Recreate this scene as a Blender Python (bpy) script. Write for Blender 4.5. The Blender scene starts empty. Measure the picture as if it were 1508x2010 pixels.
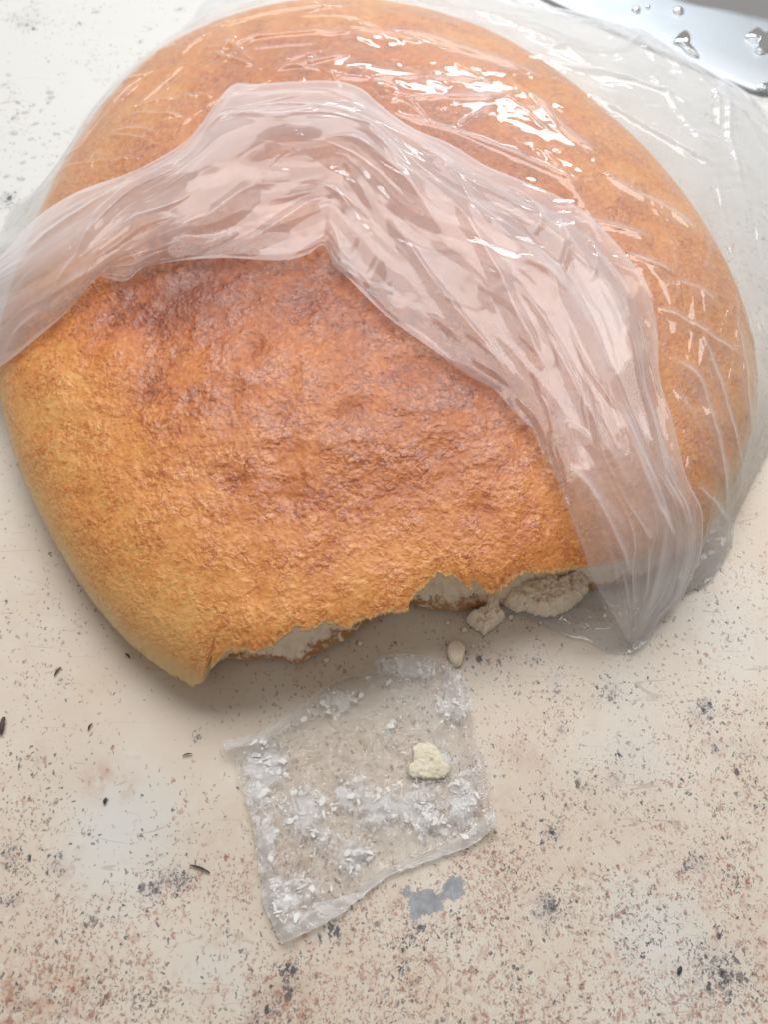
import bpy, math
import numpy as np
from mathutils import Vector, Matrix

S = bpy.context.scene
C = S.collection
PI = math.pi
rng = np.random.default_rng(7)

# ------------------------------------------------------------------ camera
PITCH = math.radians(63.0)            # below the horizontal
VFOV = math.radians(58.0)
TARGET = np.array([0.0, 0.0, 0.02])
DIST = 0.37
FWD = np.array([0.0, math.cos(PITCH), -math.sin(PITCH)])
UP = np.array([0.0, math.sin(PITCH), math.cos(PITCH)])
RIGHT = np.array([1.0, 0.0, 0.0])
CAM = TARGET - FWD * DIST
cd = bpy.data.cameras.new('camera')
cam = bpy.data.objects.new('camera', cd)
C.objects.link(cam)
cam.matrix_world = Matrix((
    (RIGHT[0], UP[0], -FWD[0], CAM[0]),
    (RIGHT[1], UP[1], -FWD[1], CAM[1]),
    (RIGHT[2], UP[2], -FWD[2], CAM[2]),
    (0, 0, 0, 1)))
cd.sensor_fit = 'VERTICAL'
cd.sensor_height = 36.0
cd.lens = 18.0 / math.tan(VFOV / 2)
cd.clip_start = 0.01
cd.clip_end = 30.0
cd.dof.use_dof = True
cd.dof.focus_distance = 0.345
cd.dof.aperture_fstop = 11.0
S.camera = cam

# ------------------------------------------------------------------ world, window light
W = bpy.data.worlds.new('World')
S.world = W
W.use_nodes = True
bg = W.node_tree.nodes['Background']
bg.inputs['Color'].default_value = (1.0, 0.97, 0.94, 1)
bg.inputs['Strength'].default_value = 0.27


def area_lamp(name, loc, target, sx, sy, power, col):
    l = bpy.data.lights.new(name, 'AREA')
    l.shape = 'RECTANGLE'
    l.size, l.size_y = sx, sy
    l.energy = power
    l.color = col
    o = bpy.data.objects.new(name, l)
    C.objects.link(o)
    o.location = loc
    d = Vector(target) - Vector(loc)
    o.rotation_euler = d.to_track_quat('-Z', 'Y').to_euler()
    return o


# the kitchen window behind the counter: a wide soft pane, and a low bright strip lamp added for highlights on the film creases
area_lamp('window_and_added_light', (0.05, 0.56, 0.92), (0.0, 0.03, 0), 1.00, 0.58, 10.4, (1.0, 0.99, 0.98))
area_lamp('window_and_added_light', (0.16, 1.02, 0.50), (0.02, 0.08, 0), 0.50, 0.06, 2.6, (0.86, 0.94, 1.0))

S.view_settings.view_transform = 'Standard'
S.view_settings.look = 'None'
S.view_settings.exposure = 0.17
S.view_settings.gamma = 1.0
S.render.engine = 'CYCLES'
S.cycles.transparent_max_bounces = 32
S.cycles.max_bounces = 10
S.cycles.use_denoising = True
S.cycles.denoising_input_passes = 'RGB_ALBEDO'
S.cycles.use_adaptive_sampling = False
S.cycles.sample_clamp_indirect = 8.0
S.cycles.caustics_reflective = False
S.cycles.caustics_refractive = False


# ------------------------------------------------------------------ maths helpers
def ray(px, py):
    """directions for pixels of the 1508 x 2010 photograph"""
    px = np.asarray(px, float)
    py = np.asarray(py, float)
    t = math.tan(VFOV / 2)
    u = (px - 754.0) / 1005.0 * t
    v = (1005.0 - py) / 1005.0 * t
    return FWD + u[..., None] * RIGHT + v[..., None] * UP


def at_z(px, py, z):
    d = ray(px, py)
    k = (np.asarray(z) - CAM[2]) / d[..., 2]
    return CAM + d * k[..., None]


def hit(px, py, f, n=40):
    z = np.full(np.shape(px), 0.02)
    for _ in range(n):
        p = at_z(px, py, z)
        z = 0.55 * z + 0.45 * f(p[..., 0], p[..., 1])
    return at_z(px, py, z)


def hsh(ix, iy, seed):
    h = (ix * 374761393 + iy * 668265263 + seed * 1442695041) & 0xFFFFFFFF
    h = ((h ^ (h >> 13)) * 1274126177) & 0xFFFFFFFF
    h = h ^ (h >> 16)
    return (h & 0xFFFF) / 65535.0


def pn(x, y, seed=0):
    """2D gradient noise, about -0.7..0.7"""
    x = np.asarray(x, float)
    y = np.asarray(y, float)
    ix = np.floor(x).astype(np.int64)
    iy = np.floor(y).astype(np.int64)
    fx, fy = x - ix, y - iy
    u = fx * fx * fx * (fx * (fx * 6 - 15) + 10)
    v = fy * fy * fy * (fy * (fy * 6 - 15) + 10)

    def g(a, b):
        t = hsh(ix + a, iy + b, seed) * 2 * PI
        return np.cos(t) * (fx - a) + np.sin(t) * (fy - b)
    return ((g(0, 0) * (1 - u) + g(1, 0) * u) * (1 - v) + (g(0, 1) * (1 - u) + g(1, 1) * u) * v)


def fbm(x, y, seed=0, o=4, gain=0.5):
    s, a, f = 0, 1.0, 1.0
    for k in range(o):
        s = s + a * pn(x * f + 17.3 * k, y * f - 9.1 * k, seed + k)
        a *= gain
        f *= 2.03
    return s


def sstep(a, b, x):
    t = np.clip((x - a) / (b - a), 0, 1)
    return t * t * (3 - 2 * t)


def catmull(P, n, closed=False, knots=None):
    """smooth curve through the points P (k,d), n samples, by length"""
    P = np.asarray(P, float)
    if closed:
        Q = np.vstack([P[-1:], P, P[:2]])
    else:
        Q = np.vstack([2 * P[0] - P[1], P, 2 * P[-1] - P[-2]])
    out = []
    m = 14
    for i in range(1, len(Q) - 2):
        p0, p1, p2, p3 = Q[i - 1], Q[i], Q[i + 1], Q[i + 2]
        t = np.linspace(0, 1, m, endpoint=False)[:, None]
        out.append(0.5 * ((2 * p1) + (-p0 + p2) * t + (2 * p0 - 5 * p1 + 4 * p2 - p3) * t ** 2
                          + (-p0 + 3 * p1 - 3 * p2 + p3) * t ** 3))
    out.append(Q[-2][None])
    D = np.vstack(out)
    L = np.concatenate([[0], np.cumsum(np.linalg.norm(np.diff(D[:, :2], axis=0), axis=1))])
    L /= L[-1]
    if knots is not None:          # (index of P, u) pairs that must coincide between rows
        ks = [0.0] + [L[k * m] for k, _ in knots] + [1.0]
        us = [0.0] + [u for _, u in knots] + [1.0]
        L = np.interp(L, ks, us)
    t = np.linspace(0, 1, n, endpoint=not closed)
    return np.stack([np.interp(t, L, D[:, k]) for k in range(D.shape[1])], 1)


def tri(x):
    return 2 * np.abs(2 * (x - np.floor(x + 0.5))) - 1


def crumple(x, y, n, lam, seed, ang=0.0, spread=PI, warp=0.35):
    """piecewise flat crumpling: straight creases that cross one another"""
    r = np.random.default_rng(seed)
    s = 0
    for k in range(n):
        a = ang + (r.random() - 0.5) * 2 * spread
        l = lam * (0.6 + 0.9 * r.random())
        w = warp * fbm(x / (lam * 2.2), y / (lam * 2.2), seed + 31 * k, 2)
        am = 0.5 + pn(x / (lam * 3) + 5 * k, y / (lam * 3), seed + 7 * k)
        s = s + am * tri((x * math.cos(a) + y * math.sin(a)) / l + r.random() + w)
    return s / n ** 0.5


def ridge(x, y, pts, w, h):
    """a sharp pinched crease along a polyline, fading at both ends"""
    pts = np.asarray(pts, float)
    best = np.full(x.shape, 9.0)
    tt = np.zeros(x.shape)
    n = len(pts) - 1
    for i in range(n):
        a, b = pts[i], pts[i + 1]
        d = b - a
        t = np.clip(((x - a[0]) * d[0] + (y - a[1]) * d[1]) / (d @ d), 0, 1)
        q = np.hypot(x - a[0] - t * d[0], y - a[1] - t * d[1])
        m = q < best
        best = np.where(m, q, best)
        tt = np.where(m, (i + t) / n, tt)
    fade = np.clip(np.minimum(tt, 1 - tt) * 5, 0, 1)
    return h * fade * np.exp(-(np.sqrt(best ** 2 + (0.6 * w) ** 2) - 0.6 * w) / w)


# ------------------------------------------------------------------ object helpers
def link(name, V, F, mat, parent=None, smooth=True, attrs=None):
    me = bpy.data.meshes.new(name)
    V = np.asarray(V, np.float32)
    if isinstance(F, np.ndarray) and F.ndim == 2:
        k = F.shape[1]
        me.vertices.add(len(V))
        me.vertices.foreach_set('co', V.ravel())
        me.loops.add(F.size)
        me.loops.foreach_set('vertex_index', F.astype(np.int32).ravel())
        me.polygons.add(len(F))
        me.polygons.foreach_set('loop_start', np.arange(0, F.size, k, dtype=np.int32))
        me.polygons.foreach_set('loop_total', np.full(len(F), k, np.int32))
        me.update(calc_edges=True)
    else:
        me.from_pydata([tuple(v) for v in V], [], [tuple(f) for f in F])
    me.validate()
    me.polygons.foreach_set('use_smooth', [smooth] * len(me.polygons))
    for an, av in (attrs or {}).items():
        at = me.attributes.new(an, 'FLOAT', 'POINT')
        at.data.foreach_set('value', np.asarray(av, np.float32).ravel())
    me.materials.append(mat)
    o = bpy.data.objects.new(name, me)
    C.objects.link(o)
    if parent is not None:
        o.parent = parent
        o.location = -Vector(parent.location)
    return o


def grid_faces(nu, nv, closed_u=False):
    """rows of nv vertices, nu rows; index = i*nv + j"""
    i = np.arange(nu if closed_u else nu - 1)
    j = np.arange(nv - 1)
    I, J = np.meshgrid(i, j, indexing='ij')
    I2 = (I + 1) % nu
    return np.stack([I * nv + J, I2 * nv + J, I2 * nv + J + 1, I * nv + J + 1], -1).reshape(-1, 4)


def thing(name, label, cat, loc=(0, 0, 0), group=None):
    o = bpy.data.objects.new(name, None)
    o.empty_display_size = 0.02
    C.objects.link(o)
    o.location = loc
    return tag(o, label, cat, group)


def tag(o, label, cat, group=None):
    o['label'] = label
    o['category'] = cat
    if group:
        o['group'] = group
    return o


# ------------------------------------------------------------------ material helpers
class NT:
    def __init__(self, name):
        self.m = bpy.data.materials.new(name)
        self.m.use_nodes = True
        self.t = self.m.node_tree
        self.t.nodes.clear()
        self.out = self.n('ShaderNodeOutputMaterial')

    def n(self, kind, **kw):
        x = self.t.nodes.new(kind)
        for k, v in kw.items():
            setattr(x, k, v)
        return x

    def l(self, a, b):
        self.t.links.new(a, b)

    def put(self, sock, v):
        if hasattr(v, 'is_output') or isinstance(v, bpy.types.NodeSocket):
            self.l(v, sock)
        elif isinstance(v, tuple) and len(v) == 3 and sock.type == 'RGBA':
            sock.default_value = (*v, 1)
        else:
            sock.default_value = v

    def math(self, op, a, b=0.0, c=None, clamp=False):
        x = self.n('ShaderNodeMath', operation=op, use_clamp=clamp)
        self.put(x.inputs[0], a)
        self.put(x.inputs[1], b)
        if c is not None:
            self.put(x.inputs[2], c)
        return x.outputs[0]

    def mix(self, f, a, b, blend='MIX'):
        x = self.n('ShaderNodeMix', data_type='RGBA', blend_type=blend)
        self.put(x.inputs[0], f)
        self.put(x.inputs[6], a)
        self.put(x.inputs[7], b)
        return x.outputs[2]

    def attr(self, name):
        return self.n('ShaderNodeAttribute', attribute_name=name).outputs['Fac']

    def pos(self, scale=(1, 1, 1), rot=(0, 0, 0), loc=(0, 0, 0)):
        tc = self.n('ShaderNodeTexCoord')
        mp = self.n('ShaderNodeMapping')
        mp.inputs['Scale'].default_value = scale
        mp.inputs['Rotation'].default_value = rot
        mp.inputs['Location'].default_value = loc
        self.l(tc.outputs['Object'], mp.inputs['Vector'])
        return mp.outputs[0]

    def noise(self, vec, scale, detail=3.0, rough=0.55, dist=0.0):
        x = self.n('ShaderNodeTexNoise')
        self.l(vec, x.inputs['Vector'])
        x.inputs['Scale'].default_value = scale
        x.inputs['Detail'].default_value = detail
        x.inputs['Roughness'].default_value = rough
        x.inputs['Distortion'].default_value = dist
        return x.outputs['Fac']

    def vor(self, vec, scale, feature='F1', rand=1.0, smooth=None):
        x = self.n('ShaderNodeTexVoronoi', feature=feature)
        self.l(vec, x.inputs['Vector'])
        x.inputs['Scale'].default_value = scale
        x.inputs['Randomness'].default_value = rand
        if smooth is not None:
            x.inputs['Smoothness'].default_value = smooth
        return x.outputs['Distance']

    def step(self, v, a, b):
        x = self.n('ShaderNodeMapRange', interpolation_type='SMOOTHSTEP')
        self.put(x.inputs[0], v)
        self.put(x.inputs[1], a)
        self.put(x.inputs[2], b)
        return x.outputs[0]

    def ramp(self, f, stops):
        x = self.n('ShaderNodeValToRGB')
        e = x.color_ramp.elements
        while len(e) < len(stops):
            e.new(0.5)
        for k, (p, c) in enumerate(stops):
            e[k].position = p
            e[k].color = (*c, 1)
        self.put(x.inputs[0], f)
        return x.outputs[0]

    def bump(self, h, strength, dist, normal=None):
        x = self.n('ShaderNodeBump')
        x.inputs['Strength'].default_value = strength
        x.inputs['Distance'].default_value = dist
        self.put(x.inputs['Height'], h)
        if normal is not None:
            self.l(normal, x.inputs['Normal'])
        return x.outputs[0]

    def principled(self, **kw):
        b = self.n('ShaderNodeBsdfPrincipled')
        for k, v in kw.items():
            self.put(b.inputs[k.replace('_', ' ')], v)
        self.l(b.outputs[0], self.out.inputs[0])
        return b


# ---------- worn speckled laminate
def mat_counter():
    t = NT('speckled_laminate')
    p = t.pos()
    big = t.noise(p, 14, 4, 0.6)
    med = t.noise(p, 60, 4, 0.62, 0.4)
    red, dark, wear_glare = t.attr('red'), t.attr('dark'), t.attr('wear_glare')
    grey, tan = t.attr('grey'), t.attr('tan')
    base = t.mix(t.step(t.math('ADD', big, t.math('MULTIPLY', med, 0.35)), 0.52, 0.86), (0.67, 0.56, 0.445), (0.71, 0.64, 0.55))
    base = t.mix(t.math('MULTIPLY', wear_glare, 0.9), base, (0.665, 0.675, 0.655))  # worn patches, plus cool window glare painted over the far counter
    # soft stained clouds
    cl = t.noise(p, 95, 5, 0.65, 0.3)
    base = t.mix(t.math('MULTIPLY', t.step(cl, 0.52, 0.72), t.math('MULTIPLY', red, 0.40)), base, (0.54, 0.37, 0.27))
    base = t.mix(t.math('MULTIPLY', tan, t.step(cl, 0.38, 0.6)), base, (0.52, 0.33, 0.22))
    # pale greenish-white grains
    wg = t.noise(p, 260, 3, 0.6)
    base = t.mix(t.math('MULTIPLY', t.step(wg, 0.56, 0.66), t.math('MULTIPLY', red, 0.5)), base, (0.70, 0.68, 0.58))
    # separate grains: rust-brown, and black-blue ones that gather in clusters
    wn = t.n('ShaderNodeTexNoise')
    t.l(p, wn.inputs['Vector'])
    wn.inputs['Scale'].default_value = 700
    wn.inputs['Detail'].default_value = 2
    ws = t.n('ShaderNodeVectorMath', operation='SCALE')
    t.l(wn.outputs['Color'], ws.inputs[0])
    ws.inputs['Scale'].default_value = 0.0032
    wa = t.n('ShaderNodeVectorMath', operation='ADD')
    t.l(p, wa.inputs[0])
    t.l(ws.outputs[0], wa.inputs[1])

    def grains(base, sc, dens, prob, size, col, amt, off, rot):
        mp = t.n('ShaderNodeMapping')
        mp.inputs['Scale'].default_value = (1.0, 0.72, 1)
        mp.inputs['Rotation'].default_value = (0, 0, rot)
        mp.inputs['Location'].default_value = (off, off * 0.7, 0)
        t.l(wa.outputs[0], mp.inputs['Vector'])
        vo = t.n('ShaderNodeTexVoronoi', voronoi_dimensions='2D')
        vo.inputs['Scale'].default_value = sc
        t.l(mp.outputs[0], vo.inputs['Vector'])
        sp = t.n('ShaderNodeSeparateColor')
        t.l(vo.outputs['Color'], sp.inputs[0])
        on = t.math('LESS_THAN', sp.outputs[0], t.math('MULTIPLY', dens, prob))
        rad = t.math('ADD', size * 0.55, t.math('MULTIPLY', sp.outputs[1], size * 0.8))
        k = t.math('MULTIPLY', t.math('SUBTRACT', rad, vo.outputs['Distance']), 3.6, clamp=True)
        k = t.math('MULTIPLY', t.math('MULTIPLY', k, on), t.math('ADD', amt * 0.55, t.math('MULTIPLY', sp.outputs[2], amt * 0.45)))
        return t.mix(k, base, col)

    clus = t.noise(t.pos(loc=(3, 1, 0)), 42, 4, 0.62)
    clus2 = t.noise(t.pos(loc=(-7, 4, 0)), 50, 4, 0.62)
    dens = t.math('MULTIPLY', red, t.math('ADD', 0.10, t.math('MULTIPLY', t.step(clus, 0.36, 0.68), 1.15)))
    dd = t.math('ADD', dark, t.math('MULTIPLY', t.math('MULTIPLY', red, 0.55), t.math('ADD', 0.18, t.step(clus2, 0.46, 0.72))))
    for sc, thr, dn, col, am, off in ((300, 0.70, red, (0.36, 0.17, 0.12), 0.6, 1.3), (170, 0.70, red, (0.42, 0.24, 0.18), 0.4, 4.4), (520, 0.71, dens, (0.28, 0.13, 0.09), 0.7, 7.7),
                                      (330, 0.72, dd, (0.06, 0.065, 0.085), 0.85, 2.2), (600, 0.70, dd, (0.04, 0.045, 0.06), 0.9, 6.1)):
        f = t.noise(t.pos((1, 0.8, 1), (0, 0, off), (off, off, 0)), sc, 4, 0.66, 0.5)
        k = t.math('MULTIPLY', t.math('SUBTRACT', f, t.math('SUBTRACT', thr, t.math('MULTIPLY', dn, 0.145 if dn is dd else 0.085))), 14.0, clamp=True)
        base = t.mix(t.math('MULTIPLY', k, am), base, col)
    # bluish smudge around the dark clusters
    base = t.mix(t.math('MULTIPLY', t.math('MULTIPLY', dark, t.step(cl, 0.42, 0.6)), 0.35, clamp=True), base, (0.30, 0.30, 0.32))
    base = grains(base, 680, dens, 0.28, 0.40, (0.40, 0.20, 0.14), 0.8, 1.7, 0.3)
    base = grains(base, 980, dens, 0.30, 0.42, (0.33, 0.15, 0.10), 0.85, 5.1, -0.5)
    base = grains(base, 460, dens, 0.10, 0.38, (0.30, 0.11, 0.075), 0.85, 8.4, 0.9)
    base = grains(base, 1150, t.math('ADD', dens, 0.05), 0.22, 0.42, (0.20, 0.16, 0.13), 0.8, 11.4, 0.2)
    base = grains(base, 740, dd, 0.42, 0.42, (0.07, 0.075, 0.09), 0.92, 2.9, 0.5)
    base = grains(base, 1100, dd, 0.42, 0.44, (0.11, 0.115, 0.13), 0.9, 6.6, -0.4)
    base = grains(base, 330, t.math('MULTIPLY', dark, dark), 0.55, 0.46, (0.03, 0.034, 0.05), 0.95, 9.3, 0.8)
    # grey patches where the print has worn through
    gn = t.noise(p, 260, 6, 0.7)
    gk = t.step(t.math('ADD', grey, t.math('MULTIPLY', t.math('SUBTRACT', gn, 0.5), 1.1)), 0.50, 0.56)
    base = t.mix(t.math('MULTIPLY', gk, 0.93), base, t.mix(t.step(gn, 0.40, 0.65), (0.25, 0.265, 0.285), (0.36, 0.375, 0.395)))
    # fine scratches
    sk = None
    for rot, off, sx, sy in ((0.25, 0.0, 5, 60), (-0.5, 3.0, 7, 75), (1.2, 5.0, 6, 55), (0.75, 9.0, 5, 80), (-1.1, 12.0, 8, 70)):
        f = t.noise(t.pos((sx, sy, 1), (0, 0, rot), (off, off, 0)), 1.0, 1.0, 0.5, 0.0)
        g = t.noise(t.pos(loc=(off, 2, 0)), 55, 3)
        k = t.math('MULTIPLY', t.step(t.math('ABSOLUTE', t.math('SUBTRACT', f, 0.5)), 0.0045, 0.0015), t.step(g, 0.55, 0.66))
        sk = k if sk is None else t.math('MAXIMUM', sk, k)
    base = t.mix(t.math('MULTIPLY', sk, 0.36), base, (0.30, 0.22, 0.18))
    rough = t.math('ADD', 0.30, t.math('MULTIPLY', t.noise(p, 40, 5, 0.65), 0.16))
    bh = t.math('ADD', t.math('MULTIPLY', t.noise(p, 300, 4), 0.5), t.math('SUBTRACT', t.math('MULTIPLY', sk, -0.6), t.math('MULTIPLY', gk, 0.8)))
    t.principled(Base_Color=base, Roughness=rough, Specular_IOR_Level=0.5,
                 Normal=t.bump(bh, 0.12, 0.0006))
    return t.m


# ---------- bread
def mat_crust():
    t = NT('baked_crust')
    p = t.pos()
    brown, rim = t.attr('brown'), t.attr('rim')
    wob = t.n('ShaderNodeVectorMath', operation='ADD')
    nz = t.n('ShaderNodeTexNoise')
    t.l(p, nz.inputs['Vector'])
    nz.inputs['Scale'].default_value = 260
    nz.inputs['Detail'].default_value = 2
    sc = t.n('ShaderNodeVectorMath', operation='SCALE')
    t.l(nz.outputs['Color'], sc.inputs[0])
    sc.inputs['Scale'].default_value = 0.0035
    t.l(p, wob.inputs[0])
    t.l(sc.outputs[0], wob.inputs[1])
    wp = wob.outputs[0]
    cells = t.vor(wp, 500, 'SMOOTH_F1', 1.0, 0.35)
    rings = t.vor(wp, 170, 'F1')
    rw = t.math('SINE', t.math('MULTIPLY', rings, 16.0))
    fine = t.noise(wp, 750, 4, 0.65, 0.5)
    mid = t.noise(wp, 400, 4, 0.65, 0.9)
    patch = t.noise(p, 70, 5, 0.62, 0.5)
    wide = t.noise(p, 26, 4, 0.6)
    # smooth matte hollows between glossy wrinkled skin
    skin = t.step(t.math('ADD', t.math('MULTIPLY', patch, 0.6), t.math('MULTIPLY', t.noise(t.pos(loc=(5, 5, 0)), 120, 3, 0.6), 0.4)), 0.40, 0.62)
    grain = t.math('ADD', 0.45, t.math('MULTIPLY', skin, 0.75))
    g = t.math('ADD', t.math('MULTIPLY', t.math('SUBTRACT', mid, 0.5), 1.35), t.math('MULTIPLY', t.math('SUBTRACT', fine, 0.5), 0.8))
    f = t.math('ADD', brown, t.math('MULTIPLY', t.math('SUBTRACT', patch, 0.5), 0.55))
    f = t.math('ADD', f, t.math('MULTIPLY', t.math('SUBTRACT', wide, 0.5), 0.35))
    f = t.math('ADD', f, t.math('MULTIPLY', g, grain))
    # small red-brown scorches, and the darker rims of burst bubbles
    sco = t.noise(t.pos(loc=(-3, 7, 0)), 150, 5, 0.68, 0.8)
    f = t.math('ADD', f, t.math('MULTIPLY', t.step(sco, 0.56, 0.74), t.math('MULTIPLY', brown, 0.34)))
    bub = t.n('ShaderNodeTexVoronoi')
    t.l(wp, bub.inputs['Vector'])
    bub.inputs['Scale'].default_value = 135
    bs = t.n('ShaderNodeSeparateColor')
    t.l(bub.outputs['Color'], bs.inputs[0])
    rad = t.math('ADD', 0.16, t.math('MULTIPLY', bs.outputs[1], 0.22))
    rd = t.math('ABSOLUTE', t.math('SUBTRACT', bub.outputs['Distance'], rad))
    ring = t.math('MULTIPLY', t.step(rd, 0.075, 0.015), t.math('LESS_THAN', bs.outputs[0], 0.30))
    f = t.math('ADD', f, t.math('MULTIPLY', ring, t.math('MULTIPLY', brown, 0.20)))
    f = t.math('ADD', f, t.math('MULTIPLY', t.math('SUBTRACT', 0.4, cells), 0.16))
    col = t.ramp(f, [(0.0, (0.76, 0.40, 0.13)), (0.25, (0.69, 0.275, 0.068)), (0.5, (0.54, 0.170, 0.040)),
                     (0.75, (0.38, 0.100, 0.027)), (1.0, (0.22, 0.050, 0.018))])
    col = t.mix(t.math('MULTIPLY', rim, 0.92), col, (0.74, 0.52, 0.24))
    h = t.math('ADD', t.math('MULTIPLY', cells, 0.9), t.math('MULTIPLY', fine, 0.9))
    h = t.math('ADD', h, t.math('MULTIPLY', mid, 0.7))
    h = t.math('MULTIPLY', h, grain)
    h = t.math('ADD', h, t.math('MULTIPLY', ring, -0.35))
    h = t.math('ADD', h, t.math('MULTIPLY', sco, 0.5))
    rough = t.math('SUBTRACT', 0.50, t.math('MULTIPLY', skin, 0.26))
    b = t.principled(Base_Color=col, Roughness=rough, Specular_IOR_Level=0.6,
                     Normal=t.bump(h, 0.50, 0.0009))
    t.put(b.inputs['Coat Weight'], t.math('MULTIPLY', skin, 0.35))
    b.inputs['Coat Roughness'].default_value = 0.18
    return t.m


def mat_crumb(name='white_crumb', tone=(0.95, 0.82, 0.67)):
    t = NT(name)
    p = t.pos()
    v = t.vor(p, 520, 'SMOOTH_F1', 1.0, 0.3)
    n = t.noise(p, 380, 5, 0.65, 0.5)
    w = t.noise(p, 90, 3)
    toast = t.attr('toast')
    pit = t.step(v, 0.18, 0.5)
    dk = tuple(c * f for c, f in zip(tone, (0.88, 0.83, 0.76)))
    col = t.mix(t.math('MULTIPLY', t.step(n, 0.42, 0.68), 0.7), tone, dk)
    col = t.mix(t.math('MULTIPLY', t.step(w, 0.5, 0.7), 0.35), col, (0.70, 0.58, 0.40))
    tk = t.step(t.math('ADD', toast, t.math('MULTIPLY', t.math('SUBTRACT', n, 0.5), 1.2)), 0.45, 0.8)
    col = t.mix(tk, col, (0.46, 0.24, 0.10))
    h = t.math('ADD', pit, t.math('MULTIPLY', n, 1.1))
    b = t.principled(Base_Color=col, Roughness=0.85, Specular_IOR_Level=0.2, Normal=t.bump(h, 0.38, 0.001))
    b.inputs['Subsurface Weight'].default_value = 0.6
    b.inputs['Subsurface Radius'].default_value = (0.003, 0.002, 0.001)
    b.inputs['Subsurface Scale'].default_value = 1.0
    return t.m


# ---------- thin plastic film
def mat_film(name, haze, gloss_rough, micro=0.5, tint=(0.93, 0.94, 0.97), smear=False, fscale=1.7, microscale=90):
    t = NT(name)
    p = t.pos()
    n1 = t.noise(t.pos((1, 1, 0.6)), microscale, 4 if smear else 1, 0.6 if smear else 0.4, 0.8 if smear else 0.3)
    n2 = t.noise(p, microscale * 5, 3, 0.6, 0.6)
    nrm = t.bump(t.math('ADD', n1, t.math('MULTIPLY', n2, 0.16 if smear else 0.0)), micro, 0.0035)
    hz = t.math('MULTIPLY', t.attr('haze'), haze)
    hz = t.math('MULTIPLY', hz, t.math('ADD', 0.75, t.math('MULTIPLY', t.noise(p, 45, 4, 0.6), 0.5)), clamp=True)
    gl_rough = gloss_rough
    if smear:
        s1 = t.noise(t.pos((1, 0.7, 1), (0, 0, 0.5), (1, 2, 0)), 240, 6, 0.72, 1.2)
        s2 = t.noise(t.pos(loc=(4, -2, 0)), 42, 3, 0.6, 0.3)
        fl = t.attr('flour')
        k = t.math('ADD', t.math('MULTIPLY', s1, 0.9), t.math('MULTIPLY', s2, 0.35))
        k = t.math('ADD', k, t.math('MULTIPLY', t.math('SUBTRACT', fl, 0.5), 0.46))
        k = t.step(k, 0.51, 0.71)
        hz = t.math('MAXIMUM', hz, t.math('MULTIPLY', k, 0.8))
    # a slanted film is a longer way through: folds seen edge-on look milkier
    ge = t.n('ShaderNodeNewGeometry')
    dt = t.n('ShaderNodeVectorMath', operation='DOT_PRODUCT')
    t.l(ge.outputs['Incoming'], dt.inputs[0])
    t.l(nrm, dt.inputs[1])
    ca = t.math('ABSOLUTE', dt.outputs['Value'])
    hz = t.math('MINIMUM', hz, 0.95)
    hz = t.math('SUBTRACT', 1.0, t.math('POWER', t.math('SUBTRACT', 1.0, hz), t.math('DIVIDE', 1.0, t.math('MAXIMUM', ca, 0.16))))
    tr = t.n('ShaderNodeBsdfTransparent')
    tr.inputs[0].default_value = (0.97, 0.965, 0.96, 1)
    df = t.n('ShaderNodeBsdfDiffuse')
    df.inputs[0].default_value = (*tint, 1)
    tl = t.n('ShaderNodeBsdfTranslucent')
    tl.inputs[0].default_value = (*tint, 1)
    m1 = t.n('ShaderNodeMixShader')
    m1.inputs[0].default_value = 0.45
    t.l(df.outputs[0], m1.inputs[1])
    t.l(tl.outputs[0], m1.inputs[2])
    m2 = t.n('ShaderNodeMixShader')
    t.put(m2.inputs[0], hz)
    t.l(tr.outputs[0], m2.inputs[1])
    t.l(m1.outputs[0], m2.inputs[2])
    g = t.n('ShaderNodeBsdfGlossy')
    g.inputs['Roughness'].default_value = gl_rough
    g.inputs[0].default_value = (1, 1, 1, 1)
    t.l(nrm, g.inputs['Normal'])
    # reflectance of both faces of the film, the same from either side
    om = t.math('SUBTRACT', 1.0, ca, clamp=True)
    fk = t.math('ADD', 0.045 * fscale, t.math('MULTIPLY', t.math('POWER', om, 5.0), 0.7), clamp=True)
    m3 = t.n('ShaderNodeMixShader')
    t.put(m3.inputs[0], fk)
    t.l(m2.outputs[0], m3.inputs[1])
    t.l(g.outputs[0], m3.inputs[2])
    t.l(m3.outputs[0], t.out.inputs[0])
    return t.m


def mat_steel():
    t = NT('brushed_steel')
    p = t.pos((14, 500, 30), (0, 0, -0.45))
    n = t.noise(p, 1.0, 3, 0.6)
    q = t.noise(t.pos(), 60, 4, 0.6)
    col = t.mix(t.math('MULTIPLY', n, 0.4), (0.40, 0.425, 0.445), (0.34, 0.36, 0.38))
    t.principled(Base_Color=col, Metallic=1.0, Roughness=t.math('ADD', 0.44, t.math('MULTIPLY', q, 0.16)),
                 Normal=t.bump(n, 0.08, 0.0005))
    return t.m


def mat_plain(name, col, rough=0.6, var=0.4, scale=300):
    t = NT(name)
    p = t.pos()
    n = t.noise(p, scale, 4, 0.6)
    c2 = tuple(c * (1 - var) for c in col)
    t.principled(Base_Color=t.mix(n, c2, col), Roughness=rough, Normal=t.bump(n, 0.4, 0.0006))
    return t.m


def mat_water():
    t = NT('water')
    p = t.pos()
    t.principled(Base_Color=(1, 1, 1), Roughness=0.02, IOR=1.33, Transmission_Weight=1.0,
                 Normal=t.bump(t.noise(p, 120, 2), 0.05, 0.0005))
    return t.m


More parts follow.
